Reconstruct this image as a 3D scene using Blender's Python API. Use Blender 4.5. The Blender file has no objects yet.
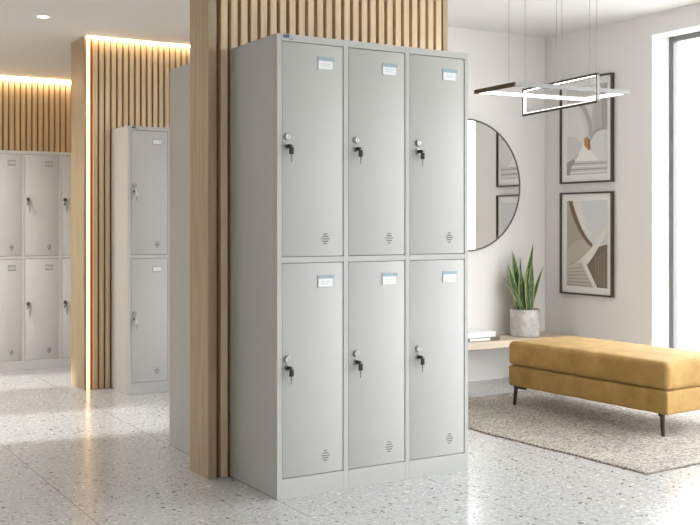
import bpy, bmesh, math, random
from mathutils import Vector, Matrix
PI = math.pi
SC = bpy.context.scene
COL = SC.collection
random.seed(4)

# ------------------------------------------------------------------ camera, world, lights, exposure
cd = bpy.data.cameras.new('camera')
cam = bpy.data.objects.new('camera', cd); COL.objects.link(cam)
cd.sensor_width = 36.0; cd.lens = 1021.4 / 700 * 36.0
cd.shift_y = -(262.5 - 221.65) / 700
cd.clip_start = 0.05
cam.location = (-1.771, -4.045, 1.102)
cam.rotation_euler = (PI / 2, 0, -0.543)
SC.camera = cam

SC.view_settings.view_transform = 'Standard'
SC.view_settings.look = 'None'
SC.view_settings.gamma = 1.0
SC.view_settings.use_curve_mapping = False
SC.view_settings.exposure = 0.81

W = bpy.data.worlds.new('world'); SC.world = W; W.use_nodes = True
bg = W.node_tree.nodes['Background']
bg.inputs[1].default_value = 5.6
_nt = W.node_tree; _tc = _nt.nodes.new('ShaderNodeTexCoord'); _sx = _nt.nodes.new('ShaderNodeSeparateXYZ'); _cr = _nt.nodes.new('ShaderNodeValToRGB')
_nt.links.new(_tc.outputs['Generated'], _sx.inputs[0])
_mr = _nt.nodes.new('ShaderNodeMapRange'); _mr.inputs[1].default_value = -.2; _mr.inputs[2].default_value = .2
_nt.links.new(_sx.outputs['Z'], _mr.inputs[0]); _nt.links.new(_mr.outputs[0], _cr.inputs[0]); _nt.links.new(_cr.outputs[0], bg.inputs[0])
_cr.color_ramp.elements[0].position = .35; _cr.color_ramp.elements[0].color = (.42, .415, .405, 1)     # pale ground outside
_cr.color_ramp.elements[1].position = .55; _cr.color_ramp.elements[1].color = (.97, .985, 1.0, 1)      # bright overcast sky

def area(name, loc, rot, sx, sy, power, color=(1, 1, 1), portal=False, spread=PI):
    ld = bpy.data.lights.new(name, 'AREA'); ld.shape = 'RECTANGLE'; ld.size = sx; ld.size_y = sy
    ld.energy = power; ld.color = color; ld.spread = spread
    if portal: ld.cycles.is_portal = True
    o = bpy.data.objects.new(name, ld); COL.objects.link(o); o.location = loc; o.rotation_euler = rot
    return o
# daylight openings: the long glazed opening of the right wall and the rear window added for fill light
area('window_portal', (3.50, -2.0, 1.15), (0, PI / 2, 0), 2.3, 5.1, 1, portal=True)
area('added_rear_window_portal', (1.95, -6.15, 1.35), (PI / 2, 0, 0), 1.9, 1.9, 1, portal=True)
sun = bpy.data.lights.new('sun', 'SUN'); sun.energy = 3.4; sun.angle = math.radians(2.0); sun.color = (1, .97, .93)
suno = bpy.data.objects.new('sun', sun); COL.objects.link(suno)
suno.rotation_euler = Vector((.9, -.12, -.42)).to_track_quat('-Z', 'Y').to_euler()
area('added_side_window_portal', (-4.42, 2.06, 1.85), (0, -PI / 2, 0), .9, .9, 1, portal=True)  # portals of the side windows added for fill light
area('added_side_window_portal', (-4.42, 3.7, 1.85), (0, -PI / 2, 0), .9, .7, 1, portal=True)

# ------------------------------------------------------------------ materials
def newmat(name):
    m = bpy.data.materials.new(name); m.use_nodes = True
    nt = m.node_tree; return m, nt, nt.nodes['Principled BSDF']
def N(nt, t, **kw):
    n = nt.nodes.new(t)
    for k, v in kw.items():
        if k.startswith('i_'): n.inputs[k[2:].replace('_', ' ')].default_value = v
        else: setattr(n, k, v)
    return n
def simple(name, col, rough=.5, metal=0.0, spec=.5, bump=0, bscale=200, var=0, vscale=3):
    m, nt, b = newmat(name)
    b.inputs['Base Color'].default_value = (*col, 1)
    b.inputs['Roughness'].default_value = rough; b.inputs['Metallic'].default_value = metal
    b.inputs['Specular IOR Level'].default_value = spec
    tc = N(nt, 'ShaderNodeTexCoord')
    if bump:
        n = N(nt, 'ShaderNodeTexNoise'); n.inputs['Scale'].default_value = bscale; n.inputs['Detail'].default_value = 3
        bp = N(nt, 'ShaderNodeBump'); bp.inputs['Strength'].default_value = bump; bp.inputs['Distance'].default_value = .002
        nt.links.new(tc.outputs['Object'], n.inputs['Vector']); nt.links.new(n.outputs['Fac'], bp.inputs['Height'])
        nt.links.new(bp.outputs['Normal'], b.inputs['Normal'])
    if var:
        n = N(nt, 'ShaderNodeTexNoise'); n.inputs['Scale'].default_value = vscale; n.inputs['Detail'].default_value = 5
        r = N(nt, 'ShaderNodeValToRGB')
        r.color_ramp.elements[0].position = .3; r.color_ramp.elements[1].position = .7
        r.color_ramp.elements[0].color = (*[c * (1 - var) for c in col], 1)
        r.color_ramp.elements[1].color = (*[min(1, c * (1 + var)) for c in col], 1)
        nt.links.new(tc.outputs['Object'], n.inputs['Vector']); nt.links.new(n.outputs['Fac'], r.inputs['Fac'])
        nt.links.new(r.outputs['Color'], b.inputs['Base Color'])
    return m
def emis(name, col, s):
    m, nt, b = newmat(name)
    b.inputs['Base Color'].default_value = (*col, 1)
    b.inputs['Emission Color'].default_value = (*col, 1); b.inputs['Emission Strength'].default_value = s
    return m
def wood(name, c1, c2, rough=.45, scale=1.0, axis='Z'):
    m, nt, b = newmat(name)
    tc = N(nt, 'ShaderNodeTexCoord'); mp = N(nt, 'ShaderNodeMapping')
    sc = {'Z': (28, 28, 1.1), 'X': (1.1, 28, 28), 'Y': (28, 1.1, 28)}[axis]
    mp.inputs['Scale'].default_value = tuple(v * scale for v in sc)
    n = N(nt, 'ShaderNodeTexNoise'); n.inputs['Scale'].default_value = 2.0; n.inputs['Detail'].default_value = 7
    n.inputs['Distortion'].default_value = .6
    r = N(nt, 'ShaderNodeValToRGB')
    r.color_ramp.elements[0].position = .32; r.color_ramp.elements[0].color = (*c1, 1)
    r.color_ramp.elements[1].position = .66; r.color_ramp.elements[1].color = (*c2, 1)
    nt.links.new(tc.outputs['Object'], mp.inputs['Vector']); nt.links.new(mp.outputs['Vector'], n.inputs['Vector'])
    nt.links.new(n.outputs['Fac'], r.inputs['Fac']); nt.links.new(r.outputs['Color'], b.inputs['Base Color'])
    bp = N(nt, 'ShaderNodeBump'); bp.inputs['Strength'].default_value = .15; bp.inputs['Distance'].default_value = .001
    nt.links.new(n.outputs['Fac'], bp.inputs['Height']); nt.links.new(bp.outputs['Normal'], b.inputs['Normal'])
    b.inputs['Roughness'].default_value = rough
    return m

M = {}
M['wall'] = simple('wall_paint', (.81, .79, .778), .75, bump=.05, bscale=150)
M['wall_left'] = simple('wall_paint_cool', (.78, .77, .76), .75, bump=.05, bscale=150)
M['ceiling'] = simple('ceiling_paint', (.80, .795, .785), .8, bump=.03, bscale=120)
M['reveal'] = simple('window_reveal_paint', (.88, .88, .87), .6)
M['steel'] = simple('light_grey_painted_steel', (.425, .42, .402), .5, spec=.4, bump=.03, bscale=500)
M['steel_lightened'] = simple('grey_painted_steel_lightened', (.82, .81, .795), .45, spec=.4)  # same grey steel, lightened in place of light on the far lockers
M['steel_warm'] = simple('warm_grey_painted_steel', (.49, .475, .46), .5, spec=.4)
M['gap_shade'] = simple('door_gap_shade', (.16, .155, .15), .7)  # dark tone painted for the shade seen through the door gaps
M['oak'] = wood('light_oak', (.34, .25, .155), (.44, .335, .215))
M['oak_slat'] = wood('light_oak_slat', (.64, .475, .29), (.76, .59, .39))
M['oak_back'] = simple('dark_slat_backing', (.27, .13, .05), .8)
M['oak_shelf'] = wood('pale_oak_shelf', (.60, .50, .38), (.72, .61, .48), axis='X')
M['led'] = emis('warm_led_strip', (1, .62, .31), 1.35)
M['led_top'] = emis('warm_led_cove', (1, .74, .42), 17)
M['led_white'] = emis('white_led_diffuser', (1, .97, .92), 2.2)
M['downlight'] = emis('downlight_lens', (1, .96, .9), 1.1)
M['bronze'] = simple('dark_bronze_metal', (.045, .036, .028), .4, metal=.5)
M['rim'] = simple('dark_taupe_mirror_rim', (.13, .115, .10), .4, metal=.4)
M['cable'] = simple('grey_steel_cable', (.30, .29, .28), .5)
M['nickel'] = simple('brushed_nickel', (.42, .415, .41), .3, metal=.9)
M['silver'] = simple('silver_painted_profile', (.21, .205, .195), .45, metal=.3)
M['chrome'] = simple('chrome_lock', (.34, .34, .335), .38, metal=.9)
M['dark_metal'] = simple('dark_lock_barrel', (.05, .05, .05), .3, metal=.6)
M['blade'] = simple('dull_key_blade', (.17, .165, .16), .45, metal=.3)
M['pale_metal'] = simple('pale_key_metal', (.55, .54, .53), .4)
M['black'] = simple('black_plastic', (.008, .008, .008), .55, spec=.3)
M['slit_shade'] = simple('vent_slit_shade', (.10, .10, .095), .8)  # dark strips painted for the shade inside the vent openings
M['holder'] = simple('label_holder_grey', (.42, .42, .41), .5)
M['card'] = simple('white_card', (.70, .71, .72), .5)
M['cardblue'] = simple('pale_blue_card_band', (.27, .37, .42), .5)
M['ink'] = simple('grey_ink', (.50, .52, .53), .6)
M['badge_dark'] = simple('badge_dark_blue', (.05, .08, .12), .5)
M['badge_blue'] = simple('badge_pale_blue', (.36, .44, .50), .5)
M['window_frame'] = simple('dark_grey_window_frame', (.17, .17, .175), .4)
M['picture_frame'] = simple('dark_brown_picture_frame', (.06, .048, .038), .4)
M['matboard'] = simple('off_white_matboard', (.84, .83, .80), .7)
M['soil'] = simple('dark_soil', (.03, .02, .014), .95, bump=.6, bscale=150)
M['pages'] = simple('book_pages', (.82, .80, .76), .8)
M['book_white'] = simple('white_book_cover', (.84, .85, .85), .4)
M['book_dark'] = simple('dark_brown_book_cover', (.12, .09, .07), .5)

def mirror_mat():
    m, nt, b = newmat('mirror_glass')
    b.inputs['Base Color'].default_value = (.90, .91, .91, 1); b.inputs['Metallic'].default_value = 1; b.inputs['Roughness'].default_value = .01
    return m
M['mirror'] = mirror_mat()
def glass_mat():
    m, nt, b = newmat('clear_window_glass')
    nt.nodes.remove(b)
    tr = N(nt, 'ShaderNodeBsdfTransparent'); tr.inputs[0].default_value = (.97, .98, .98, 1)
    gl = N(nt, 'ShaderNodeBsdfGlossy'); gl.inputs['Roughness'].default_value = .02
    fr = N(nt, 'ShaderNodeFresnel'); fr.inputs[0].default_value = 1.45
    mx = N(nt, 'ShaderNodeMixShader')
    ge = N(nt, 'ShaderNodeNewGeometry'); sb = N(nt, 'ShaderNodeMath', operation='SUBTRACT'); sb.inputs[0].default_value = 1
    ml = N(nt, 'ShaderNodeMath', operation='MULTIPLY')
    nt.links.new(ge.outputs['Backfacing'], sb.inputs[1]); nt.links.new(sb.outputs[0], ml.inputs[0]); nt.links.new(fr.outputs[0], ml.inputs[1])
    nt.links.new(ml.outputs[0], mx.inputs[0]); nt.links.new(tr.outputs[0], mx.inputs[1]); nt.links.new(gl.outputs[0], mx.inputs[2])
    nt.links.new(mx.outputs[0], nt.nodes['Material Output'].inputs[0])
    return m
M['glass'] = glass_mat()

def terrazzo():
    m, nt, b = newmat('terrazzo_tiles'); L = nt.links.new
    tc = N(nt, 'ShaderNodeTexCoord')
    nz = N(nt, 'ShaderNodeTexNoise'); nz.inputs['Scale'].default_value = 30; nz.inputs['Detail'].default_value = 2
    L(tc.outputs['Object'], nz.inputs['Vector'])
    mixv = N(nt, 'ShaderNodeMix', data_type='RGBA', blend_type='LINEAR_LIGHT'); mixv.inputs['Factor'].default_value = .022
    L(tc.outputs['Object'], mixv.inputs[6]); L(nz.outputs['Color'], mixv.inputs[7])
    base = N(nt, 'ShaderNodeTexNoise'); base.inputs['Scale'].default_value = 55; base.inputs['Detail'].default_value = 4
    L(tc.outputs['Object'], base.inputs['Vector'])
    br = N(nt, 'ShaderNodeValToRGB')
    br.color_ramp.elements[0].position = .32; br.color_ramp.elements[0].color = (.42, .422, .42, 1)
    br.color_ramp.elements[1].position = .68; br.color_ramp.elements[1].color = (.565, .567, .565, 1)
    L(base.outputs['Fac'], br.inputs['Fac'])
    cur = br.outputs['Color']
    for scale, dens, rad, cols in (
        (110, .15, .42, [(.30, .285, .27), (.66, .65, .63), (.36, .33, .30), (.72, .71, .69)]),
        (68, .12, .36, [(.12, .11, .10), (.74, .73, .71), (.20, .18, .16), (.80, .79, .77)]),
        (40, .085, .28, [(.055, .048, .042), (.78, .77, .75), (.18, .15, .125), (.10, .09, .085)])):
        v = N(nt, 'ShaderNodeTexVoronoi', voronoi_dimensions='2D', feature='F1'); v.inputs['Scale'].default_value = scale
        L(mixv.outputs[2], v.inputs['Vector'])
        sep = N(nt, 'ShaderNodeSeparateColor'); L(v.outputs['Color'], sep.inputs[0])
        rnd = N(nt, 'ShaderNodeMath', operation='LESS_THAN'); rnd.inputs[1].default_value = dens; L(sep.outputs[0], rnd.inputs[0])
        rr = N(nt, 'ShaderNodeMath', operation='MULTIPLY_ADD'); rr.inputs[1].default_value = rad * .6; rr.inputs[2].default_value = rad * .5
        L(sep.outputs[1], rr.inputs[0])
        ds = N(nt, 'ShaderNodeMath', operation='LESS_THAN'); L(v.outputs['Distance'], ds.inputs[0]); L(rr.outputs[0], ds.inputs[1])
        mk = N(nt, 'ShaderNodeMath', operation='MULTIPLY'); L(rnd.outputs[0], mk.inputs[0]); L(ds.outputs[0], mk.inputs[1])
        cr = N(nt, 'ShaderNodeValToRGB'); cr.color_ramp.interpolation = 'CONSTANT'
        el = cr.color_ramp.elements
        el[0].position = 0; el[0].color = (*cols[0], 1); el[1].position = .25; el[1].color = (*cols[1], 1)
        for k in (2, 3):
            e = el.new(.25 * k); e.color = (*cols[k], 1)
        L(sep.outputs[2], cr.inputs['Fac'])
        mx = N(nt, 'ShaderNodeMix', data_type='RGBA'); L(mk.outputs[0], mx.inputs[0]); L(cur, mx.inputs[6]); L(cr.outputs['Color'], mx.inputs[7])
        cur = mx.outputs[2]
    # joints: one line every 0.705 m across x
    sx = N(nt, 'ShaderNodeSeparateXYZ'); L(tc.outputs['Object'], sx.inputs[0])
    a = N(nt, 'ShaderNodeMath', operation='ADD'); a.inputs[1].default_value = 70.5 - .070; L(sx.outputs['X'], a.inputs[0])
    md = N(nt, 'ShaderNodeMath', operation='PINGPONG'); md.inputs[1].default_value = .705 / 2; L(a.outputs[0], md.inputs[0])
    lt = N(nt, 'ShaderNodeMath', operation='LESS_THAN'); lt.inputs[1].default_value = .0016; L(md.outputs[0], lt.inputs[0])
    jm = N(nt, 'ShaderNodeMix', data_type='RGBA'); L(lt.outputs[0], jm.inputs[0]); L(cur, jm.inputs[6]); jm.inputs[7].default_value = (.19, .185, .18, 1)
    L(jm.outputs[2], b.inputs['Base Color'])
    b.inputs['Roughness'].default_value = .20
    b.inputs['IOR'].default_value = 1.6
    return m
M['floor'] = terrazzo()

def velvet():
    m, nt, b = newmat('mustard_velvet'); L = nt.links.new
    tc = N(nt, 'ShaderNodeTexCoord')
    n = N(nt, 'ShaderNodeTexNoise'); n.inputs['Scale'].default_value = 8; n.inputs['Detail'].default_value = 9; n.inputs['Roughness'].default_value = .62; n.inputs['Distortion'].default_value = .4
    L(tc.outputs['Object'], n.inputs['Vector'])
    r = N(nt, 'ShaderNodeValToRGB')
    r.color_ramp.elements[0].position = .3; r.color_ramp.elements[0].color = (.28, .158, .042, 1)
    r.color_ramp.elements[1].position = .72; r.color_ramp.elements[1].color = (.45, .275, .088, 1)
    L(n.outputs['Fac'], r.inputs['Fac']); L(r.outputs['Color'], b.inputs['Base Color'])
    b.inputs['Roughness'].default_value = .85
    b.inputs['Sheen Weight'].default_value = .15; b.inputs['Sheen Roughness'].default_value = .4
    b.inputs['Sheen Tint'].default_value = (.9, .75, .45, 1)
    n2 = N(nt, 'ShaderNodeTexNoise'); n2.inputs['Scale'].default_value = 300
    L(tc.outputs['Object'], n2.inputs['Vector'])
    bp = N(nt, 'ShaderNodeBump'); bp.inputs['Strength'].default_value = .15; bp.inputs['Distance'].default_value = .001
    L(n2.outputs['Fac'], bp.inputs['Height']); L(bp.outputs['Normal'], b.inputs['Normal'])
    return m
M['velvet'] = velvet()

def rugmat():
    m, nt, b = newmat('woven_beige_rug'); L = nt.links.new
    tc = N(nt, 'ShaderNodeTexCoord')
    mp = N(nt, 'ShaderNodeMapping'); mp.inputs['Scale'].default_value = (80, 130, 80)
    L(tc.outputs['Object'], mp.inputs['Vector'])
    nz = N(nt, 'ShaderNodeTexNoise'); nz.inputs['Scale'].default_value = 14; L(tc.outputs['Object'], nz.inputs['Vector'])
    mv = N(nt, 'ShaderNodeMix', data_type='RGBA', blend_type='LINEAR_LIGHT'); mv.inputs['Factor'].default_value = .5
    L(mp.outputs[0], mv.inputs[6]); L(nz.outputs['Color'], mv.inputs[7])
    v = N(nt, 'ShaderNodeTexVoronoi', voronoi_dimensions='2D'); v.inputs['Scale'].default_value = 1; v.inputs['Randomness'].default_value = .55
    L(mv.outputs[2], v.inputs['Vector'])
    sep = N(nt, 'ShaderNodeSeparateColor'); L(v.outputs['Color'], sep.inputs[0])
    cr = N(nt, 'ShaderNodeValToRGB')
    e = cr.color_ramp.elements
    e[0].position = 0; e[0].color = (.22, .188, .155, 1); e[1].position = 1; e[1].color = (.68, .635, .575, 1)
    x = e.new(.3); x.color = (.43, .385, .335, 1)
    L(sep.outputs[0], cr.inputs['Fac'])
    big = N(nt, 'ShaderNodeTexNoise'); big.inputs['Scale'].default_value = 3.5; big.inputs['Detail'].default_value = 4; L(tc.outputs['Object'], big.inputs['Vector'])
    bm_ = N(nt, 'ShaderNodeMapRange'); bm_.inputs[1].default_value = .3; bm_.inputs[2].default_value = .7; bm_.inputs[3].default_value = .78; bm_.inputs[4].default_value = 1.04
    L(big.outputs['Fac'], bm_.inputs[0])
    dd = N(nt, 'ShaderNodeMapRange'); dd.inputs[1].default_value = .25; dd.inputs[2].default_value = .75; dd.inputs[3].default_value = 1.0; dd.inputs[4].default_value = .55
    L(v.outputs['Distance'], dd.inputs[0])
    ml = N(nt, 'ShaderNodeMath', operation='MULTIPLY'); L(bm_.outputs[0], ml.inputs[0]); L(dd.outputs[0], ml.inputs[1])
    mx = N(nt, 'ShaderNodeVectorMath', operation='SCALE'); L(cr.outputs['Color'], mx.inputs[0]); L(ml.outputs[0], mx.inputs['Scale'])
    L(mx.outputs[0], b.inputs['Base Color']); b.inputs['Roughness'].default_value = .95
    iv = N(nt, 'ShaderNodeMath', operation='SUBTRACT'); iv.inputs[0].default_value = 1; L(v.outputs['Distance'], iv.inputs[1])
    bp = N(nt, 'ShaderNodeBump'); bp.inputs['Strength'].default_value = .9; bp.inputs['Distance'].default_value = .006
    L(iv.outputs[0], bp.inputs['Height']); L(bp.outputs['Normal'], b.inputs['Normal'])
    return m
M['rug'] = rugmat()
M['rug_edge'] = simple('rug_edge_cord', (.26, .22, .175), .95, bump=.6, bscale=180, var=.25, vscale=25)
M['pot'] = simple('speckled_stone_pot', (.56, .535, .51), .6, var=.22, vscale=26, bump=.1, bscale=60)

def leafmat():
    m, nt, b = newmat('snake_plant_leaf'); L = nt.links.new
    uv = N(nt, 'ShaderNodeUVMap'); sx = N(nt, 'ShaderNodeSeparateXYZ'); L(uv.outputs[0], sx.inputs[0])
    a = N(nt, 'ShaderNodeMath', operation='SUBTRACT'); a.inputs[1].default_value = .5; L(sx.outputs['X'], a.inputs[0])
    ab = N(nt, 'ShaderNodeMath', operation='ABSOLUTE'); L(a.outputs[0], ab.inputs[0])
    gt = N(nt, 'ShaderNodeMath', operation='GREATER_THAN'); gt.inputs[1].default_value = .345; L(ab.outputs[0], gt.inputs[0])
    mp = N(nt, 'ShaderNodeMapping'); mp.inputs['Scale'].default_value = (2.0, 16, 1); L(uv.outputs[0], mp.inputs['Vector'])
    n = N(nt, 'ShaderNodeTexNoise'); n.inputs['Scale'].default_value = 1.6; n.inputs['Detail'].default_value = 4; L(mp.outputs[0], n.inputs['Vector'])
    r = N(nt, 'ShaderNodeValToRGB'); r.color_ramp.elements[0].position = .42; r.color_ramp.elements[0].color = (.010, .040, .010, 1)
    r.color_ramp.elements[1].position = .58; r.color_ramp.elements[1].color = (.055, .14, .04, 1)
    L(n.outputs['Fac'], r.inputs['Fac'])
    mx = N(nt, 'ShaderNodeMix', data_type='RGBA'); L(gt.outputs[0], mx.inputs[0]); L(r.outputs['Color'], mx.inputs[6]); mx.inputs[7].default_value = (.52, .54, .19, 1)
    L(mx.outputs[2], b.inputs['Base Color']); b.inputs['Roughness'].default_value = .4
    return m
M['leaf'] = leafmat()

# ------------------------------------------------------------------ mesh helpers
class MB:
    def __init__(s): s.bm = bmesh.new(); s.mi = 0; s.mats = []
    def mat(s, m):
        if m not in s.mats: s.mats.append(m)
        s.mi = s.mats.index(m); return s
    def _tag(s, fs):
        for f in fs: f.material_index = s.mi
    def _tagv(s, vs):
        for v in vs:
            for f in v.link_faces: f.material_index = s.mi
    def box(s, x0, x1, y0, y1, z0, z1, bev=0, seg=2):
        n0 = []
        r = bmesh.ops.create_cube(s.bm, size=1)
        for v in r['verts']:
            v.co = ((x0 + x1) / 2 + v.co.x * (x1 - x0), (y0 + y1) / 2 + v.co.y * (y1 - y0), (z0 + z1) / 2 + v.co.z * (z1 - z0))
        s._tagv(r['verts'])
        if bev:
            es = set(e for v in r['verts'] for e in v.link_edges)
            bmesh.ops.bevel(s.bm, geom=list(es), offset=bev, segments=seg, profile=.5, affect='EDGES')
        return s
    def cyl(s, c, r, h, axis='Z', seg=24, r2=None, caps=True):
        n0 = []
        o = bmesh.ops.create_cone(s.bm, cap_ends=caps, segments=seg, radius1=r, radius2=r if r2 is None else r2, depth=h)
        R = {'Z': Matrix.Identity(3), 'Y': Matrix.Rotation(PI / 2, 3, 'X'), 'X': Matrix.Rotation(PI / 2, 3, 'Y')}[axis]
        for v in o['verts']: v.co = R @ v.co + Vector(c)
        s._tagv(o['verts']); return s
    def rod(s, a, b, r, r2=None, seg=8):
        n0 = []
        a = Vector(a); b = Vector(b); d = b - a
        o = bmesh.ops.create_cone(s.bm, cap_ends=True, segments=seg, radius1=r, radius2=r if r2 is None else r2, depth=d.length)
        q = d.to_track_quat('Z', 'Y').to_matrix()
        for v in o['verts']: v.co = q @ v.co + (a + b) / 2
        s._tagv(o['verts']); return s
    def lathe(s, prof, seg=40, c=(0, 0)):
        n0 = []; rings = []
        for r, z in prof:
            rings.append([s.bm.verts.new((c[0] + r * math.cos(2 * PI * k / seg), c[1] + r * math.sin(2 * PI * k / seg), z)) for k in range(seg)])
        for a, b in zip(rings, rings[1:]):
            for k in range(seg): n0.append(s.bm.faces.new((a[k], a[(k + 1) % seg], b[(k + 1) % seg], b[k])))
        s._tag(n0); return s
    def poly(s, pts):
        n0 = []
        vs = [s.bm.verts.new(p) for p in pts]
        f = s.bm.faces.new(vs); n0.append(f)
        s._tag(n0); return s
    def torus(s, c, R, r, axis='Z', seg=48, rs=8):
        n0 = []; rings = []
        for k in range(seg):
            t = 2 * PI * k / seg; ring = []
            for j in range(rs):
                p = 2 * PI * j / rs
                v = Vector(((R + r * math.cos(p)) * math.cos(t), (R + r * math.cos(p)) * math.sin(t), r * math.sin(p)))
                if axis == 'Y': v = Vector((v.x, v.z, v.y))
                if axis == 'X': v = Vector((v.z, v.x, v.y))
                ring.append(s.bm.verts.new(v + Vector(c)))
            rings.append(ring)
        for k in range(seg):
            a, b = rings[k], rings[(k + 1) % seg]
            for j in range(rs): n0.append(s.bm.faces.new((a[j], a[(j + 1) % rs], b[(j + 1) % rs], b[j])))
        s._tag(n0); return s
    def mesh(s, name, smooth=False, recalc=True):
        if recalc: bmesh.ops.recalc_face_normals(s.bm, faces=s.bm.faces)
        me = bpy.data.meshes.new(name); s.bm.to_mesh(me); s.bm.free()
        for m in s.mats: me.materials.append(m)
        if smooth:
            for p in me.polygons: p.use_smooth = True
            try: me.set_sharp_from_angle(angle=math.radians(35))
            except Exception: pass
        return me
def place(name, me, parent=None, loc=(0, 0, 0), rot=(0, 0, 0)):
    o = bpy.data.objects.new(name, me); COL.objects.link(o); o.location = loc; o.rotation_euler = rot
    if parent: o.parent = parent
    return o
def build(name, mb, parent=None, loc=(0, 0, 0), rot=(0, 0, 0), smooth=False, recalc=True):
    return place(name, mb.mesh(name, smooth, recalc), parent, loc, rot)
def tag(o, label=None, cat=None, group=None, kind=None):
    if label: o['label'] = label
    if cat: o['category'] = cat
    if group: o['group'] = group
    if kind: o['kind'] = kind
    return o
def thing(name, label, cat, loc=(0, 0, 0), rotz=0, group=None):
    o = bpy.data.objects.new(name, None); COL.objects.link(o); o.location = loc; o.rotation_euler = (0, 0, rotz)
    o.empty_display_size = .1
    return tag(o, label, cat, group)
def struct(name, mb, parent=None, smooth=False):
    o = build(name, mb, parent, smooth=smooth)
    if not parent: o['kind'] = 'structure'
    return o

# ------------------------------------------------------------------ room shell
XR, YB, YF = 3.253, 1.55, 4.17           # right wall, mirror wall, far wall
XL, YREAR, XRET = -4.2, -6.0, 1.62
WIN = (-4.55, .554, 2.305)               # opening of the right wall: y0, y1, head
struct('floor', MB().mat(M['floor']).box(XL - .2, XR + .4, YREAR - .3, YF + .2, -.1, 0))
def ease(t): t = max(0, min(1, t)); return t * t * (3 - 2 * t)
def ceil_z(y):
    if y <= 2.5: return 2.43 - .114 * ease((y - .6) / 1.9)
    if y <= 2.95: return 2.316
    return 2.316 - .096 * min(1, (y - 2.95) / 1.22)
mb = MB().mat(M['ceiling'])
ys = [YREAR - .3, .6] + [.6 + 1.9 * k / 14 for k in range(1, 15)] + [2.95, 3.4, 3.8, YF, YF + .2]
for a, b in zip(ys, ys[1:]):
    mb.poly([(XL - .2, a, ceil_z(a)), (XRET, a, ceil_z(a)), (XRET, b, ceil_z(b)), (XL - .2, b, ceil_z(b))])
    if b > .6: mb.poly([(XRET, a, ceil_z(a)), (XRET, a, 2.43001), (XRET, b, 2.43001), (XRET, b, ceil_z(b))])
mb.poly([(XRET, YREAR - .3, 2.43), (XR + .4, YREAR - .3, 2.43), (XR + .4, YF + .2, 2.43), (XRET, YF + .2, 2.43)])
mb.poly([(XL - .2, YREAR - .3, 2.6), (XR + .4, YREAR - .3, 2.6), (XR + .4, YF + .2, 2.6), (XL - .2, YF + .2, 2.6)])
bmesh.ops.remove_doubles(mb.bm, verts=mb.bm.verts, dist=.0001)
ce = build('ceiling', mb, recalc=False); ce['kind'] = 'structure'
# right wall with the tall glazed opening
w = MB().mat(M['wall'])
T = .20
w.box(XR, XR + T, WIN[1], YB + .2, 0, 2.5)
w.box(XR, XR + T, WIN[0], WIN[1], WIN[2], 2.5)
w.box(XR, XR + T, YREAR - .2, WIN[0], 0, 2.5)
struct('wall_right', w)
struct('wall_back', MB().mat(M['wall']).box(XRET, XR, YB, YB + .18, 0, 2.5))
struct('wall_side', MB().mat(M['wall_left']).box(XRET, XRET + .12, YB + .18, YF, 0, 2.5))
struct('wall_far', MB().mat(M['wall_left']).box(XL, XRET + .12, YF, YF + .15, 0, 2.5))
w = MB().mat(M['wall_left'])
SW = ((1.62, 2.5), (3.35, 4.05)); SWZ = (1.45, 2.25)
w.box(XL - .15, XL, YREAR, SW[0][0], 0, 2.55); w.box(XL - .15, XL, SW[0][1], SW[1][0], 0, 2.55); w.box(XL - .15, XL, SW[1][1], YF, 0, 2.55)
for a, b in SW:
    w.box(XL - .15, XL, a, b, 0, SWZ[0]); w.box(XL - .15, XL, a, b, SWZ[1], 2.55)
struct('wall_left', w)
# rear wall (behind the camera) with a window added to light the room
RW = (1.0, 2.9, .42, 2.3)
w = MB().mat(M['wall'])
w.box(XL, RW[0], YREAR - .15, YREAR, 0, 2.5); w.box(RW[1], XR + .2, YREAR - .15, YREAR, 0, 2.5)
w.box(RW[0], RW[1], YREAR - .15, YREAR, 0, RW[2]); w.box(RW[0], RW[1], YREAR - .15, YREAR, RW[3], 2.5)
struct('wall_rear', w)
# window 1: white lined reveal, slim dark frame, glass
w1 = bpy.data.objects.new('window_1', None); COL.objects.link(w1); w1['kind'] = 'structure'; w1.location = (XR, 0, 0)
r = MB().mat(M['reveal'])
r.box(.0005, .155, WIN[1] - .012, WIN[1] - .0005, 0.001, WIN[2] - .0005); r.box(.0005, .155, WIN[0] + .0005, WIN[0] + .012, 0.001, WIN[2] - .0005)
r.box(.0005, .155, WIN[0] + .012, WIN[1] - .012, WIN[2] - .012, WIN[2] - .0005)
build('reveal_lining', r, w1)
fr = MB().mat(M['window_frame']); fx0, fx1 = .156, .198; fw = .045
fr.box(fx0, fx1, WIN[1] - fw, WIN[1], 0, WIN[2], .003); fr.box(fx0, fx1, WIN[0], WIN[0] + fw, 0, WIN[2], .003)
fr.box(fx0, fx1, WIN[0] + fw, WIN[1] - fw, WIN[2] - fw, WIN[2], .003); fr.box(fx0, fx1, WIN[0] + fw, WIN[1] - fw, 0, fw, .003)
for y in (-.72, -2.0, -3.28): fr.box(fx0, fx1, y - .03, y + .03, fw, WIN[2] - fw, .003)
build('window_frame', fr, w1)
build('glass', MB().mat(M['glass']).box(.176, .180, WIN[0] + fw, WIN[1] - fw, fw, WIN[2] - fw), w1)
w2 = bpy.data.objects.new('added_window_2', None); COL.objects.link(w2); w2['kind'] = 'structure'; w2.location = (0, YREAR, 0)  # unseen window behind the camera, added to light the room
fr = MB().mat(M['window_frame'])
fr.box(RW[0], RW[0] + .05, -.12, -.07, RW[2], RW[3]); fr.box(RW[1] - .05, RW[1], -.12, -.07, RW[2], RW[3])
fr.box(RW[0], RW[1], -.12, -.07, RW[3] - .05, RW[3]); fr.box(RW[0], RW[1], -.12, -.07, RW[2], RW[2] + .05)
for x in (1.95,): fr.box(x - .03, x + .03, -.12, -.07, RW[2] + .05, RW[3] - .05)
build('window_frame', fr, w2)
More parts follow.
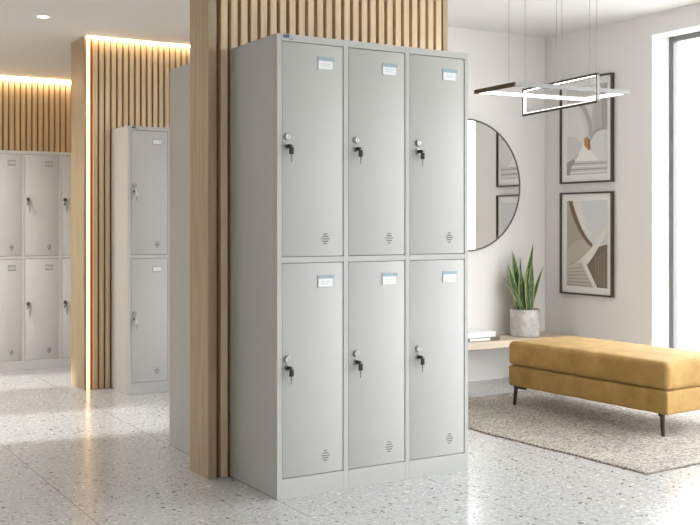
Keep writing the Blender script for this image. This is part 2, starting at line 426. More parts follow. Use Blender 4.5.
build('glass', MB().mat(M['glass']).box(RW[0] + .05, RW[1] - .05, -.098, -.094, RW[2] + .05, RW[3] - .05), w2)

for wn, (a, b) in zip(('added_window_3', 'added_window_4'), SW):  # unseen left windows, added to light this end of the room
    w3 = bpy.data.objects.new(wn, None); COL.objects.link(w3); w3['kind'] = 'structure'; w3.location = (XL, 0, 0)
    fr = MB().mat(M['window_frame'])
    fr.box(-.12, -.07, a, a + .04, *SWZ); fr.box(-.12, -.07, b - .04, b, *SWZ)
    fr.box(-.12, -.07, a, b, SWZ[0], SWZ[0] + .04); fr.box(-.12, -.07, a, b, SWZ[1] - .04, SWZ[1])
    build('window_frame', fr, w3)
    build('glass', MB().mat(M['glass']).box(-.098, -.094, a + .04, b - .04, SWZ[0] + .04, SWZ[1] - .04), w3)

# ------------------------------------------------------------------ slatted partitions
def slats(mb, x0, x1, gap0, pitch, gw, yf, yb, z0, z1):
    """solid slats between dark gaps whose centres lie at gap0 + k*pitch"""
    g = gap0; xs = []
    while g < x1: xs.append(g); g += pitch
    for a, b in zip(xs, xs[1:] + [None]):
        l = a + gw / 2; r = (b - gw / 2) if b else x1
        if r - l > .004: mb.box(l, min(r, x1), yf, yb, z0, z1, .0015, 1)
p1 = thing('slat_partition', 'light oak slatted partition standing directly behind the large six-door locker', 'partition', (-.035, .004, 0))
H1 = 2.43
build('end_panel', MB().mat(M['oak']).box(0, .039, 0, .207, 0, H1 - .001, .002), p1)
s = MB().mat(M['oak_slat']); slats(s, 0, 1.231, .052, .04745, .0165, .0, .030, 0, H1 - .001)
build('slats', s, p1)
build('backing_panel', MB().mat(M['oak_back']).box(.040, 1.269, .031, .048, 0, H1 - .002), p1)
build('core_panel', MB().mat(M['oak']).box(.040, 1.269, .049, .207, 0, H1 - .002), p1)
build('end_trim', MB().mat(M['oak']).box(1.2405, 1.270, .0, .0305, 0, H1 - .001, .002), p1, )

p2 = thing('slat_partition', 'oak slatted partition with a glowing vertical light strip, beside the narrow two-door locker', 'partition', (.19, 2.57, 0))
H2 = 2.312
build('end_panel', MB().mat(M['oak']).box(0, .016, 0, .300, 0, H2, .002), p2)
s = MB().mat(M['oak_slat']); slats(s, 0, 1.42, .056, .0413, .0120, 0, .018, 0, H2 - .004)
build('slats', s, p2)
build('backing_panel', MB().mat(M['oak_back']).box(.0165, 1.425, .019, .045, 0, H2 - .004), p2)
build('core_panel', MB().mat(M['oak']).box(.0165, 1.425, .046, .300, 0, H2), p2)
tag(build('light_strip', MB().mat(M['led']).box(.021, .043, .008, .020, .0, H2 - .004, .002), p2), 'glowing warm vertical light strip')
tag(build('cove_light', MB().mat(M['led_top']).box(.018, 1.42, -.018, -.004, 2.306, 2.3125, .002), p2), 'glowing warm light line along the ceiling')

p3 = thing('slat_panel', 'oak slat wall panel with a ceiling light line behind the far row of lockers', 'wall panel', (XL + .02, YF, 0))
dx = XL + .02; H3 = 2.214
s = MB().mat(M['oak_slat']); slats(s, 0, XRET - dx - .02, (.020 - dx) % .0443, .0443, .0125, -.035, -.017, 0, H3 - .004)
build('slats', s, p3)
build('backing_panel', MB().mat(M['oak_back']).box(0, XRET - dx - .02, -.0165, -.001, 0, H3 - .004), p3)
tag(build('cove_light', MB().mat(M['led_top']).box(0, XRET - dx - .02, -.064, -.050, 2.204, 2.2105, .002), p3), 'glowing warm light line along the ceiling')

# ------------------------------------------------------------------ lockers
cache = {}
def memo(key, fn):
    if key not in cache: cache[key] = fn()
    return cache[key]
def door_mesh(w, h, st):
    def f():
        m = MB().mat(M[st])
        m.box(0, w, 0, .018, 0, h, .002, 2)
        return m.mesh('door', True)
    return memo(('door', round(w, 4), round(h, 4), st), f)
def vent_mesh(s=1, st='steel'):
    def f():
        m = MB()
        for k, wd in enumerate((.015, .027, .038, .027, .015)):
            z = (k - 2) * .0100 * s; wd *= s
            m.mat(M['slit_shade']).box(-wd / 2, wd / 2, -.0006, .0004, z - .0014, z + .0014)
            m.mat(M[st]).box(-wd / 2 - .001, wd / 2 + .001, -.0022, .0004, z + .0015, z + .0026, .0004, 1)
        return m.mesh('vent')
    return memo(('vent', s, st), f)
def label_mesh(s, blue):
    def f():
        m = MB(); w, h = .066 * s, .047 * s
        m.mat(M['holder']).box(-w / 2 - .002, w / 2 + .002, -.0012, .0004, -h / 2 - .002, h / 2 + .001, .0004, 1)
        m.box(-w / 2 - .003, -w / 2, -.0032, 0, -h / 2 - .003, h / 2 + .002, .0004, 1)
        if blue:
            m.mat(M['card']).box(-w / 2, w / 2, -.0024, -.0010, -h / 2, h / 2 - .014)
            m.mat(M['cardblue']).box(-w / 2 - .001, w / 2 + .008, -.0030, -.0010, h / 2 - .014, h / 2 + .001)
            m.mat(M['ink'])
            m.box(-.020, -.004, -.0027, -.0022, -.004, -.001); m.box(.000, .022, -.0027, -.0022, -.004, -.001)
            m.box(-.020, .012, -.0027, -.0022, -.012, -.0095)
        else:
            m.mat(M['card']).box(-w / 2, w / 2, -.0024, -.0010, -h * .33, h * .33)
        return m.mesh('label_plate')
    return memo(('label', s, blue), f)
def cam_lock_mesh():
    def f():
        m = MB().mat(M['chrome'])
        m.cyl((0, -.004, 0), .0140, .008, 'Y', 32, .0140); m.torus((0, -.008, 0), .0122, .002, 'Y', 32, 8)
        m.mat(M['chrome']).cyl((0, -.0088, 0), .0095, .005, 'Y', 28)
        m.mat(M['dark_metal']).box(-.0012, .0012, -.0118, -.0108, -.006, .006)
        return m.mesh('round_lock', True)
    return memo('camlock', f)
def barrel_mesh():
    def f():
        m = MB().mat(M['nickel']); m.cyl((0, -.004, 0), .0125, .008, 'Y', 28, .0115)
        m.mat(M['dark_metal']).cyl((0, -.013, 0), .0088, .012, 'Y', 24, .0078)
        return m.mesh('key_barrel', True)
    return memo('barrel', f)
def key_mesh(bow='black'):
    def f():
        m = MB().mat(M[bow])
        m.box(-.0080, .0080, -.0285, -.0185, -.0045, .0070, .003, 2)
        m.mat(M['dark_metal']).box(.004, .017, -.026, -.023, -.001, .0015, .0006, 1)
        m.mat(M[bow]).box(-.0045, .0155, -.0300, -.0240, -.0335, -.0045, .0029, 4)
        m.mat(M['blade']).box(.0018, .0092, -.0284, -.0264, -.046, -.034, .0006, 1)
        m.box(.0030, .0080, -.0280, -.0266, -.064, -.045, .0004, 1)
        return m.mesh('key', True)
    return memo(('key', bow), f)

def make_locker(name, label, x, y, width, depth, H, cols, facing=1, blue=True, group=None, badge=True, s=1.0, cat='locker', st='steel'):
    """cols: list of (left, right) door edges from the left side, H: height; front at local y=0, depth to +y"""
    t = thing(name, label, cat, (x, y, 0), 0 if facing > 0 else PI, group)
    k = H / 1.85
    rows = [(.080 * k, .935 * k), (.962 * k, 1.82 * k)]
    b = MB().mat(M[st])
    th = .0015
    fd = .020                      # depth of the front members
    edges = [0] + [e for c in cols for e in c] + [width]
    # sides, back, top, bottom
    b.box(0, .012, fd, depth, 0, H, .0015, 1); b.box(width - .012, width, fd, depth, 0, H, .0015, 1)
    b.box(.012, width - .012, depth - .01, depth, 0, H)
    b.box(.012, width - .012, fd, depth - .01, H - .012, H); b.box(.012, width - .012, fd, depth - .01, rows[0][0] - .03, rows[0][0] - .015)
    # front frame: verticals, horizontals
    g = .0021
    vs = [(0, cols[0][0] - g)] + [(cols[i][1] + g, cols[i + 1][0] - g) for i in range(len(cols) - 1)] + [(cols[-1][1] + g, width)]
    for i, (a, c) in enumerate(vs):
        b.box(a, c, 0, fd, 0, H, .0012, 1)
    for (a, c) in cols:
        a -= g; c += g
        b.box(a, c, 0, fd, 0, rows[0][0] - g); b.box(a, c, 0, fd, rows[0][1] + g, rows[1][0] - g); b.box(a, c, 0, fd, rows[1][1] + g, H)
    b.mat(M['gap_shade']).box(.013, width - .013, .0235, .026, rows[0][0] - .01, H - .02)  # dark sheet standing in for shade behind the doors
    build('body', b, t, smooth=True)
    for ci, (a, c) in enumerate(cols):
        for ri, (z0, z1) in enumerate(rows):
            d = place('door', door_mesh(c - a, z1 - z0, st), t, (a, .0018, z0))
            w = c - a; h = z1 - z0; lo = (0, .014, .020)[ci] if blue else .004
            place('label_plate', label_mesh(s if blue else s * .9, blue), d, (w * .705 + lo * .25, 0, h - .074 * k))
            place('round_lock', cam_lock_mesh(), d, (.021 * s + lo, 0, (.478 - .005 * (ri == 0)) * k + .0025 * (1 - ri)))
            place('lock_barrel', barrel_mesh(), d, (.022 * s + lo, 0, .441 * k))
            place('key', key_mesh('black' if blue else 'pale_metal'), d, (.022 * s + lo, 0, .441 * k))
            place('vent', vent_mesh(s, st), d, (w * .705 + lo * .25, 0, .070 * k))
    if badge:
        m = MB().mat(M['badge_dark'])
        zc = H - .0105 * k; x0 = cols[0][0] + .004
        for u in (0, .009, .018):
            m.box(x0 + u, x0 + u + .0075, -.0012, .0004, zc - .006, zc + .007)
        m.mat(M['badge_blue']); m.box(x0 + .0265, x0 + .0265 + .003, -.0012, .0004, zc - .008, zc + .007)
        m.box(x0 + .0265, x0 + .044, -.0012, .0004, zc + .0045, zc + .007); m.box(x0 + .041, x0 + .044, -.0012, .0004, zc - .008, zc + .007)
        m.mat(M['badge_dark']).box(x0 + .0265, x0 + .044, -.0012, .0004, zc - .0105, zc - .008)
        build('badge', m, t)
    return t
MAINC = [(.024, .304), (.332, .611), (.638, .928)]
make_locker('locker', 'large pale grey six-door steel locker with keys, in front of the slatted partition', .071, -.434, .950, .432, 1.85, MAINC)
make_locker('locker', 'grey locker standing behind the front partition, only its blank side showing', .071 + .945, .731, .945, .50, 1.85, MAINC, facing=-1, badge=False)
make_locker('locker', 'tall narrow two-door grey locker in front of the slats beside the light strip', .373, 2.24, .290, .322, 1.712, [(.022, .268)], blue=False, s=.92, st='steel_warm')
make_locker('locker', 'far six-door grey locker along the back wall, left of the lit partition', -.212, 3.72, .86, .40, 1.629, [(.0235, .278), (.300, .553), (.576, .835)], blue=False, s=.88, badge=False, st='steel_lightened')

# ------------------------------------------------------------------ bench
BX0, BX1, BY0, BY1 = 2.262, 2.80, -.460, .712; BROT = math.radians(3.0)
bn = thing('bench', 'mustard velvet upholstered bench on thin dark legs on the rug', 'bench',
           (BX0 + (BX1 - BX0) / 2 * math.cos(BROT) - (BY1 - BY0) / 2 * math.sin(BROT), BY0 + (BX1 - BX0) / 2 * math.sin(BROT) + (BY1 - BY0) / 2 * math.cos(BROT), 0), BROT)
hx, hy = (BX1 - BX0) / 2, (BY1 - BY0) / 2
def cushion(x, y, z0, z1, bev, puff=0, name='cushion'):
    bm = bmesh.new(); bmesh.ops.create_cube(bm, size=1)
    for v in bm.verts: v.co = (v.co.x * 2 * x, v.co.y * 2 * y, (z0 + z1) / 2 + v.co.z * (z1 - z0))
    bmesh.ops.bevel(bm, geom=bm.edges[:], offset=bev, segments=6, profile=.5, affect='EDGES')
    bmesh.ops.subdivide_edges(bm, edges=[e for e in bm.edges if e.calc_length() > .1], cuts=12, use_grid_fill=True)
    for v in bm.verts:
        u, w = v.co.x / x, v.co.y / y
        f = max(0, 1 - u * u) * max(0, 1 - w ** 4)
        if v.co.z > (z0 + z1) / 2: v.co.z += puff * f
        v.co.x += .004 * u * max(0, 1 - (abs(v.co.z - (z0 + z1) / 2) / ((z1 - z0) / 2)) ** 2)
        v.co.z += .0012 * math.sin(v.co.y * 23) * math.sin(v.co.x * 17)
    me = bpy.data.meshes.new(name); bm.to_mesh(me); bm.free(); me.materials.append(M['velvet'])
    for p in me.polygons: p.use_smooth = True
    return me
place('seat_cushion', cushion(hx, hy, .243, .388, .032, .012, 'seat_cushion'), bn)
place('base', cushion(hx - .004, hy - .004, .122, .242, .012, 0, 'base'), bn)
for sx in (-1, 1):
    for sy in (-1, 1):
        m = MB().mat(M['bronze'])
        x = sx * (hx - .022); y = sy * (hy - .045)
        m.rod((x + sx * .002, y + sy * .004, .0088), (x - sx * .003, y - sy * .004, .118), .0100, .0130, 14)
        m.box(x - .014 - sx * .006, x + .014 - sx * .006, y - .014 - sy * .035, y + .014 - sy * .005, .112, .121, .002, 1)
        ya, yb = sorted((y - sy * .008, y - sy * (.085 if sy > 0 else .03))); m.box(x - .007 - sx * .006, x + .007 - sx * .006, ya, yb, .107, .1215, .002, 1)
        build('leg', m, bn, smooth=True)

# ------------------------------------------------------------------ rug
rg = thing('rug', 'beige woven rug with a corded edge under the mustard bench', 'rug', (1.634, -.905, 0), math.radians(2.6))
bm = bmesh.new(); RW_, RL = 1.49, 1.89; nx, ny = 60, 74
def rz(x, y): return .0060 + .0013 * math.sin(x * 9 + y * 4) * math.sin(y * 7 - x * 3)
def rx(x, y): return (.006 * math.sin(y * 5.1) + .003 * math.sin(y * 17)) * (1 - x / RW_)
grid = [[bm.verts.new((RW_ * i / nx + rx(RW_ * i / nx, RL * j / ny), RL * j / ny + (.004 * math.sin(i * .5) if j == 0 else 0), rz(RW_ * i / nx, RL * j / ny))) for j in range(ny + 1)] for i in range(nx + 1)]
for i in range(nx):
    for j in range(ny): bm.faces.new((grid[i][j], grid[i + 1][j], grid[i + 1][j + 1], grid[i][j + 1]))
ring = [grid[i][0] for i in range(nx + 1)] + [grid[nx][j] for j in range(1, ny + 1)] + [grid[i][ny] for i in range(nx - 1, -1, -1)] + [grid[0][j] for j in range(ny - 1, 0, -1)]
low = [bm.verts.new((v.co.x, v.co.y, .0008)) for v in ring]
for k in range(len(ring)):
    q = (k + 1) % len(ring); bm.faces.new((ring[q], ring[k], low[k], low[q]))
me = bpy.data.meshes.new('pile'); bm.to_mesh(me); bm.free(); me.materials.append(M['rug'])
for p in me.polygons: p.use_smooth = True
place('woven_field', me, rg)
M['rug_edge_pale'] = simple('rug_edge_pale_cord', (.58, .53, .46), .95, bump=.5, bscale=180)
m = MB().mat(M['rug_edge'])
def bead(c, d, r, L):
    m.rod(Vector(c) - d * L, Vector(c) + d * L, r * .75, r, 7)
for k in range(190):
    m.mat(M['rug_edge_pale' if (k * 7) % 5 < 2 else 'rug_edge']); y = RL * (k + .5) / 190; bead((-.002 + rx(0, y) + .0015 * math.sin(k * 1.7), y, .0042), Vector((.35, 1, .12)).normalized(), .0042, .0047)
for k in range(154):
    x = RW_ * (k + .5) / 154; bead((x, -.003 + .0015 * math.sin(k * 1.3), .0042), Vector((1, .35, .12)).normalized(), .0042, .0047)
build('edge_cord', m, rg, smooth=True)

# ------------------------------------------------------------------ wall shelf, books, plant
shelf_top = .310
tag(build('wall_shelf', MB().mat(M['oak_shelf']).box(0, XR - 1.66, -.30, -.001, -.048, 0, .002), None, (1.66, YB, shelf_top)),
    'long low pale wood shelf on the wall below the round mirror', 'shelf')
def book(label, x, y, z, w, d, h, rot, cover, group='books stacked on the wall shelf', front_spine=False):
    t = thing('book', label, 'book', (x, y, z), rot, group)
    c = MB().mat(cover)
    c.box(-w / 2, w / 2, -d / 2, d / 2, 0, .006, .0008, 1); c.box(-w / 2, w / 2, -d / 2, d / 2, h - .003, h, .0008, 1)
    c.box(-w / 2, -w / 2 + .003, -d / 2, d / 2, .003, h - .003)
    if front_spine:
        c.box(-w / 2, w / 2, -d / 2 - .002, -d / 2 + .001, 0, h, .0008, 1)
    build('cover', c, t)
    if front_spine:
        tag(build('spine_band', MB().mat(M['pages']).box(-w * .36, w * .22, -d / 2 - .0026, -d / 2 - .0018, .004, h - .003), t), 'pale band on the dark spine')
    build('pages', MB().mat(M['pages']).box(-w / 2 + .0032, w / 2 - .004, -d / 2 + .001, d / 2 - .004, .0062, h - .0032), t)
    return t
book('thin dark-covered book lying under the white one on the low shelf', 2.47, 1.385, shelf_top + .0005, .29, .20, .024, -.02, M['book_dark'], front_spine=True)
book('thick white book on top of the dark one on the low shelf', 2.455, 1.385, shelf_top + .025, .27, .19, .036, .02, M['book_white'])

pp = thing('potted_plant', 'green and yellow snake plant in a speckled stone pot on the low shelf', 'potted plant', (2.922, 1.385, shelf_top + .0005))
m = MB().mat(M['pot'])
R0 = .103
m.lathe([(0.0005, 0), (R0 * .93, 0), (R0 * .985, .006), (R0, .02), (R0, .180), (R0 * .985, .187), (R0 * .93, .187), (R0 * .90, .180), (R0 * .90, .155), (.0005, .155)], 56)
build('pot', m, pp, smooth=True)
m = MB().mat(M['soil']).lathe([(.0005, .172), (R0 * .5, .174), (R0 * .88, .171), (R0 * .88, .156)], 32)
build('soil', m, pp, smooth=True)
def leaf(bx, by, ang, lean, h, wd, twist, curve=0):
    """camera-independent blade: base at (bx,by), leaning towards ang by lean metres at the tip"""
    bm = bmesh.new(); uvl = bm.loops.layers.uv.new('UVMap'); n = 16; cross = 5; rows = []
    dx, dy = math.cos(ang), math.sin(ang)
    for i in range(n + 1):
        t = i / n
        off = lean * (t ** (1.4 + curve))
        c = Vector((bx + dx * off, by + dy * off, .168 + h * t))
        wdt = wd * (.62 + .38 * math.sin(min(1, t * 1.7) * PI / 2)) * (1 - max(0, (t - .45) / .55) ** 1.9)
        wdt = max(wdt, .0006)
        a = twist + t * .5
        sx, sy = math.cos(a), math.sin(a)
        row = []
        for j in range(cross):
            u = j / (cross - 1); k = (u - .5)
            row.append((bm.verts.new((c.x + sx * k * wdt - sy * (4 * k * k - .5) * wdt * .13, c.y + sy * k * wdt + sx * (4 * k * k - .5) * wdt * .13, c.z)), u, t))
        rows.append(row)
    for a, b in zip(rows, rows[1:]):
        for j in range(cross - 1):
            q = (a[j], a[j + 1], b[j + 1], b[j]); f = bm.faces.new([v[0] for v in q])
            for l, v in zip(f.loops, q): l[uvl].uv = (v[1], v[2] * h / .45)
    me = bpy.data.meshes.new('leaf'); bm.to_mesh(me); bm.free(); me.materials.append(M['leaf'])
    for p in me.polygons: p.use_smooth = True
    o = place('leaf', me, pp)
    sm = o.modifiers.new('thickness', 'SOLIDIFY'); sm.thickness = .0022
# direction of "screen right" in the room is about -31 degrees
SR = -.543
for bx, by, ang, lean, h, wd, tw in [
    (.012, .010, SR, .055, .475, .056, SR + .1), (-.018, .02, SR + PI, .062, .425, .056, SR - .2),
    (.004, -.02, SR, .010, .31, .054, SR + .2), (-.03, -.012, SR + PI, .016, .31, .052, SR - .1),
    (.036, .005, SR, .020, .37, .054, SR + .15), (-.045, .012, SR + PI, .078, .33, .044, SR - .3),
    (-.040, -.02, SR + PI, .135, .245, .040, SR + .1), (.045, -.012, SR, .085, .315, .040, SR + .3),
    (.05, .02, SR, .070, .20, .034, SR - .2), (.022, -.035, SR + .5, .012, .35, .050, SR),
    (-.008, -.045, SR, -.012, .28, .046, SR + .35), (.0, .045, SR + 1.5, .03, .37, .050, SR + .4),
    (-.030, .045, SR + 2.4, .06, .29, .042, SR), (.04, .045, SR + .9, .06, .31, .042, SR - .3)]:
    leaf(bx, by, ang, lean, h, wd, tw)

# ------------------------------------------------------------------ mirror
mr = thing('wall_mirror', 'large round wall mirror with a thin dark rim, partly behind the big locker', 'mirror', (2.527, YB - .016, 1.352), math.radians(-1.9))
m = MB().mat(M['rim']).torus((0, -.014, 0), .449, .0068, 'Y', 96, 10)
m.mat(M['black']).cyl((0, -.006, 0), .445, .010, 'Y', 96)
build('rim', m, mr, smooth=True)
build('mirror_glass', MB().mat(M['mirror']).cyl((0, -.0135, 0), .443, .004, 'Y', 96), mr)

# ------------------------------------------------------------------ pictures on the right wall
def shade(name, c): 
    if name not in M: M[name] = simple(name, c, .65)
    return M[name]
def picture(label, z0, z1, art):
    y0, y1 = .868, 1.368; w, h = y1 - y0, z1 - z0
    t = thing('framed_picture', label, 'picture', (XR, (y0 + y1) / 2, z0), -PI / 2, 'framed prints on the right wall')
    # local: x to the viewer's right, y away from the room (into the wall), z up; front is -y
    f = MB().mat(M['picture_frame']); e = .0115; a, b = -w / 2, w / 2
    f.box(a, a + e, -.030, -.001, 0, h, .0015, 1); f.box(b - e, b, -.030, -.001, 0, h, .0015, 1)
    f.box(a + e, b - e, -.030, -.001, 0, e, .0015, 1); f.box(a + e, b - e, -.030, -.001, h - e, h, .0015, 1)
    build('frame', f, t)
    build('mat', MB().mat(M['matboard']).box(a + e, b - e, -.014, -.003, e, h - e), t)
    pa, pb, pz0, pz1 = a + .060, b - .052, .058, h - .058
    m = MB(); n = [0]
    def P(mat, pts):
        n[0] += 1; yy = -.0150 - n[0] * .00007
        m.mat(mat).poly([(pa + (pb - pa) * u, yy, pz0 + (pz1 - pz0) * (1 - v)) for u, v in pts])
    art(P)
    bmesh.ops.triangulate(m.bm, faces=[f for f in m.bm.faces if len(f.verts) > 4])
    for fc in m.bm.faces:
        fc.normal_update()
        if fc.normal.y > 0: fc.normal_flip()
    build('print', m, t, recalc=False)
    return t
def arc(cx, cy, rx_, ry_, a0, a1, n=16):
    return [(cx + rx_ * math.cos(math.radians(a0 + (a1 - a0) * k / n)), cy + ry_ * math.sin(math.radians(a0 + (a1 - a0) * k / n))) for k in range(n + 1)]
def bez(p0, p1, p2, p3, n=14):
    o = []
    for k in range(n + 1):
        t = k / n; q = 1 - t
        o.append(tuple(q ** 3 * p0[i] + 3 * q * q * t * p1[i] + 3 * q * t * t * p2[i] + t ** 3 * p3[i] for i in (0, 1)))
    return o
def art_upper(P):
    g = lambda k, w=0: shade('print_grey_%d_%d' % (int(k * 100), w), (k * 1.32, k * 1.29, k * 1.25))
    P(g(.42), [(0, 0), (1, 0), (1, 1), (0, 1)])
    P(g(.52), [(.0, .0), (.70, .0), (.66, .20), (.60, .42), (.5, .6), (0, .66)])
    P(g(.34), bez((0, .16), (.30, .16), (.52, .30), (.58, .60)) + bez((.66, .58), (.62, .26), (.36, .10), (0, .10)))
    P(g(.58), [(0, .20)] + bez((0, .20), (.28, .22), (.46, .36), (.46, .60))[1:] + [(.40, .74), (0, .84)])
    P(g(.50), [(.0, .56)] + bez((.0, .56), (.2, .54), (.35, .60), (.42, .70))[1:] + [(.2, .80), (0, .86)])
    P(g(.30), [(.86, .06), (1, .0), (1, .52), (.86, .56)]); P(g(.38), [(.70, .10), (.84, .07), (.84, .56), (.70, .60)])
    P(g(.55), bez((.58, .66), (.62, .50), (.80, .50), (1, .52)) + [(1, .90), (.8, .86), (.62, .74)])
    P(g(.32), bez((.58, .62), (.66, .48), (.82, .47), (1, .49)) + bez((1, .52), (.82, .51), (.68, .53), (.60, .64)))
    P(g(.66), [(.44, .64), (.62, .74), (.86, .90), (.10, .90), (.30, .78)])
    P(shade('print_ochre', (.50, .24, .07)), [(.44, .60), (.50, .575), (.58, .61), (.60, .72), (.55, .735), (.45, .68)])
    P(shade('print_brown', (.20, .12, .07)), [(.54, .61), (.58, .61), (.60, .72), (.56, .70)])
    P(g(.46), [(0, .84), (1, .86), (1, 1), (0, 1)])
    for k in range(4):
        v = .865 + k * .034; P(g(.62 if k % 2 else .28), [(0, v), (1, v + .012 - k * .004), (1, v + .022 - k * .004), (0, v + .014)])
    P(g(.25), [(0, .86), (.16, .82), (.22, .84), (.10, .93), (.08, 1), (0, 1)])
def art_lower(P):
    t = lambda n, c: shade('print_' + n, c)
    P(t('sky', (.66, .68, .70)), [(0, 0), (1, 0), (1, 1), (0, 1)])
    P(t('taupe', (.42, .37, .31)), [(0, 0), (.10, 0)] + bez((.10, 0), (.20, .20), (.40, .42), (.66, .52))[1:] + bez((.66, .52), (.48, .62), (.30, .72), (0, .78)))
    P(t('taupe_light', (.50, .455, .39)), bez((.0, .60), (.22, .40), (.45, .44), (.62, .53)) + bez((.62, .53), (.40, .66), (.25, .70), (0, .77)))
    P(t('brown', (.24, .185, .135)), bez((.04, 0), (.14, .22), (.36, .44), (.62, .54)) + bez((.64, .50), (.42, .40), (.26, .22), (.14, 0)))
    P(t('cream', (.78, .76, .72)), bez((.14, 0), (.26, .18), (.42, .36), (.66, .44)) + bez((.70, .36), (.58, .30), (.44, .16), (.36, 0)))
    P(t('white', (.70, .69, .67)), bez((.36, 0), (.48, .18), (.58, .36), (.84, .35)) + bez((.90, .30), (.95, .28), (.98, .26), (1, .24)) + [(1, .40), (.80, .46), (.66, .46), (.46, .28)])
    P(t('stone', (.55, .51, .46)), [(.0, .78)] + bez((.0, .78), (.20, .72), (.32, .72), (.42, .72))[1:] + [(.74, 1), (0, 1)])
    for k in range(6):
        v = .80 + k * .036; P(t('step', (.36, .32, .27)), [(0, v), (.38 + .055 * k, v - .03 + .008 * k), (.39 + .055 * k, v - .018 + .008 * k), (0, v + .013)])
    P(t('timber', (.19, .15, .105)), [(.50, .75), (.76, .54), (1, .50), (1, 1), (.76, 1)])
    for k in range(4):
        u = .72 + k * .065; P(t('timber_light', (.30, .24, .17)), [(u, .66 - k * .02), (u + .02, .65 - k * .02), (u + .025, .99), (u, .93 + k * .02)])
    P(t('cream', (.78, .76, .72)), [(.40, .67), (.40, .74), (.66, 1), (.76, 1), (.51, .75), (.52, .72)])
    hi = bez((1, .24), (.86, .42), (.66, .54), (.40, .67)); lo = bez((1, .38), (.80, .52), (.70, .64), (.52, .74))
    for k in range(14): P(t('cream', (.78, .76, .72)), [hi[k], hi[k + 1], lo[k + 1], lo[k]])
picture('upper framed print of grey arches with an ochre spot, on the right wall', 1.368, 2.095, art_upper)
picture('lower framed print of a curved pale staircase, on the right wall', .597, 1.305, art_lower)

# ------------------------------------------------------------------ pendant lamp: two interlocked light frames
pl = thing('pendant_lamp', 'suspended lamp of two interlocked thin rectangular light frames above the bench', 'lamp', (2.1, .15, 2.43))
O = Vector((2.1, .15, 2.43))
def rel(p): return Vector(p) - O
def bar(mb, a, b, w, h, up):
    """rectangular bar from a to b; w across, h along up"""
    a = Vector(a); b = Vector(b); d = (b - a).normalized(); up = Vector(up); sd = d.cross(up).normalized()
    vs = []
    for p in (a, b):
        for i, j in ((-1, -1), (1, -1), (1, 1), (-1, 1)):
            vs.append(mb.bm.verts.new(p + sd * i * w / 2 + up * j * h / 2))
    n0 = []
    for q in ((3, 2, 1, 0), (4, 5, 6, 7), (0, 1, 5, 4), (1, 2, 6, 5), (2, 3, 7, 6), (3, 0, 4, 7)): n0.append(mb.bm.faces.new([vs[k] for k in q]))
    mb._tag(n0)
# frame A, horizontal
zA = 1.816; ax0, ax1, ay0, ay1 = 1.702, 2.462, .045, .415; t = .014; hh = .022
cA = [(ax0, ay0), (ax1, ay0), (ax1, ay1), (ax0, ay1)]
m = MB()
AR = math.radians(-4)
def rotA(x, y): return (ax0 + (x - ax0) * math.cos(AR) - (y - ay0) * math.sin(AR), ay0 + (x - ax0) * math.sin(AR) + (y - ay0) * math.cos(AR))
def P3(x, y, z=zA): return rel((*rotA(x, y), z))
m.mat(M['silver']); bar(m, P3(ax0 - t / 2, ay0), P3(ax1 + t / 2, ay0), t, hh, (0, 0, 1))
m.mat(M['silver']); bar(m, P3(ax1, ay0 + t / 2), P3(ax1, ay1 - t / 2), t, hh, (0, 0, 1))
m.mat(M['silver']); bar(m, P3(ax0 - t / 2, ay1), P3(ax1 + t / 2, ay1), t, hh, (0, 0, 1))
m.mat(M['bronze']); bar(m, P3(ax0, ay0 + t / 2), P3(ax0, ay1 - t / 2), t, hh, (0, 0, 1))
fa = build('horizontal_frame', m, pl)
m = MB().mat(M['led_white']); e = t / 2 + .001
bar(m, P3(ax0 + e, ay1 - e), P3(ax1 - e, ay1 - e), .003, hh * .8, (0, 0, 1))
bar(m, P3(ax0 + e, ay0 + e), P3(ax1 - e, ay0 + e), .003, hh * .8, (0, 0, 1))
bar(m, P3(ax1 - e, ay0 + e + .002), P3(ax1 - e, ay1 - e - .002), .003, hh * .8, (0, 0, 1))
bar(m, P3(ax0 + e, ay0 + e + .002), P3(ax0 + e, ay1 - e - .002), .003, hh * .8, (0, 0, 1))
tag(build('light_diffuser', m, fa), 'glowing white inner light strip')
# frame B, vertical, in the plane x = 2.1
xB = 2.1; by0, by1, bz0, bz1 = -.138, .443, 1.711, 1.855; t2 = .011; wB = .018
def Q(y, z): return rel((xB, y, z + .020 * (by1 - y) / (by1 - by0)))
m = MB().mat(M['bronze'])
bar(m, Q(by0 - t2 / 2, bz1), Q(by1 + t2 / 2, bz1), wB, t2, (0, 0, 1)); bar(m, Q(by0 - t2 / 2, bz0), Q(by1 + t2 / 2, bz0), wB, t2, (0, 0, 1))
bar(m, Q(by1, bz0 + t2 / 2), Q(by1, bz1 - t2 / 2), wB, t2, (0, 1, 0))
m.mat(M['silver']); bar(m, Q(by0, bz0 + t2 / 2), Q(by0, bz1 - t2 / 2), wB, t2, (0, 1, 0))
fb = build('vertical_frame', m, pl)
m = MB().mat(M['led_white']); e = t2 / 2 + .001
bar(m, Q(by0 + e, bz1 - e), Q(by1 - e, bz1 - e), wB * .8, .003, (0, 0, 1)); bar(m, Q(by0 + e, bz0 + e), Q(by1 - e, bz0 + e), wB * .8, .003, (0, 0, 1))
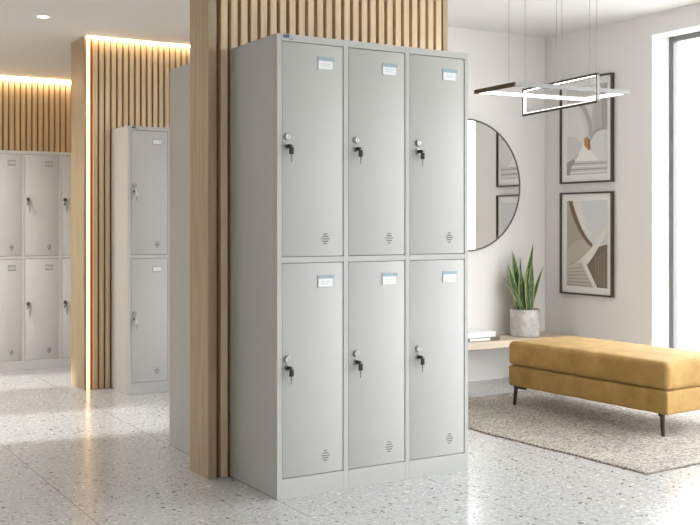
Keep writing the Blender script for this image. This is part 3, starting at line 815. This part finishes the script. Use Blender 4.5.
bar(m, Q(by0 + e, bz0 + e + .002), Q(by0 + e, bz1 - e - .002), wB * .8, .003, (0, 1, 0)); bar(m, Q(by1 - e, bz0 + e + .002), Q(by1 - e, bz1 - e - .002), wB * .8, .003, (0, 1, 0))
tag(build('light_diffuser', m, fb), 'glowing white inner light strip')
for x, y, z, g in [(*rotA(ax0, .105), zA, .03), (*rotA(1.965, ay0), zA, .03), (*rotA(2.19, ay0), zA, .03), (*rotA(2.30, ay1), zA, .03), (xB, by1 - .01, bz1, .056), (xB, by0 + .005, bz1 + .02, .03)]:
    m = MB().mat(M['cable']).rod(rel((x, y, z + .008)), rel((x, y, 2.43)), .0012, seg=6)
    wr = build('wire', m, pl)
    build('cable_grip', MB().mat(M['bronze']).rod(rel((x, y, 2.43 - g)), rel((x, y, 2.43)), .006, seg=12), wr)
build('ceiling_canopy', MB().mat(M['bronze']).box(-.42, .42, -.03, .03, -.02, -.0005, .003), pl)

# ------------------------------------------------------------------ recessed ceiling spot
def downlight(x, y, label, power):
    z = ceil_z(y)
    dl = thing('ceiling_downlight', label, 'ceiling light', (x, y, z), 0, 'recessed ceiling spots')
    dl.rotation_euler = (math.atan2(ceil_z(y + .045) - ceil_z(y - .045), .09), 0, 0)
    m = MB().mat(M['reveal']).lathe([(.034, -.0035), (.036, -.006), (.050, -.004), (.052, -.0005)], 40)
    build('trim_ring', m, dl, smooth=True)
    build('lens', MB().mat(M['downlight']).cyl((0, 0, -.003), .034, .003, 'Z', 32), dl)
    ld = bpy.data.lights.new('downlight_lamp', 'SPOT'); ld.energy = power; ld.spot_size = math.radians(150); ld.spot_blend = .9; ld.color = (1, .98, .95); ld.shadow_soft_size = .03
    lo = bpy.data.objects.new('downlight_lamp', ld); COL.objects.link(lo); lo.parent = dl; lo.location = (0, 0, -.02)
    return dl
downlight(-.19, 2.115, 'small recessed round spotlight in the ceiling at upper left', 9)
for x, y, p, wd in ((-.95, 3.05, 52, 'first of the unseen row added to light the far lockers'), (-2.05, 3.05, 52, 'second of the unseen row added to light the far lockers'), (-3.1, 3.05, 52, 'third of the unseen row added to light the far lockers')):
    downlight(x, y, 'recessed round ceiling spotlight, ' + wd, p)  # unseen spots added to brighten the far lockers
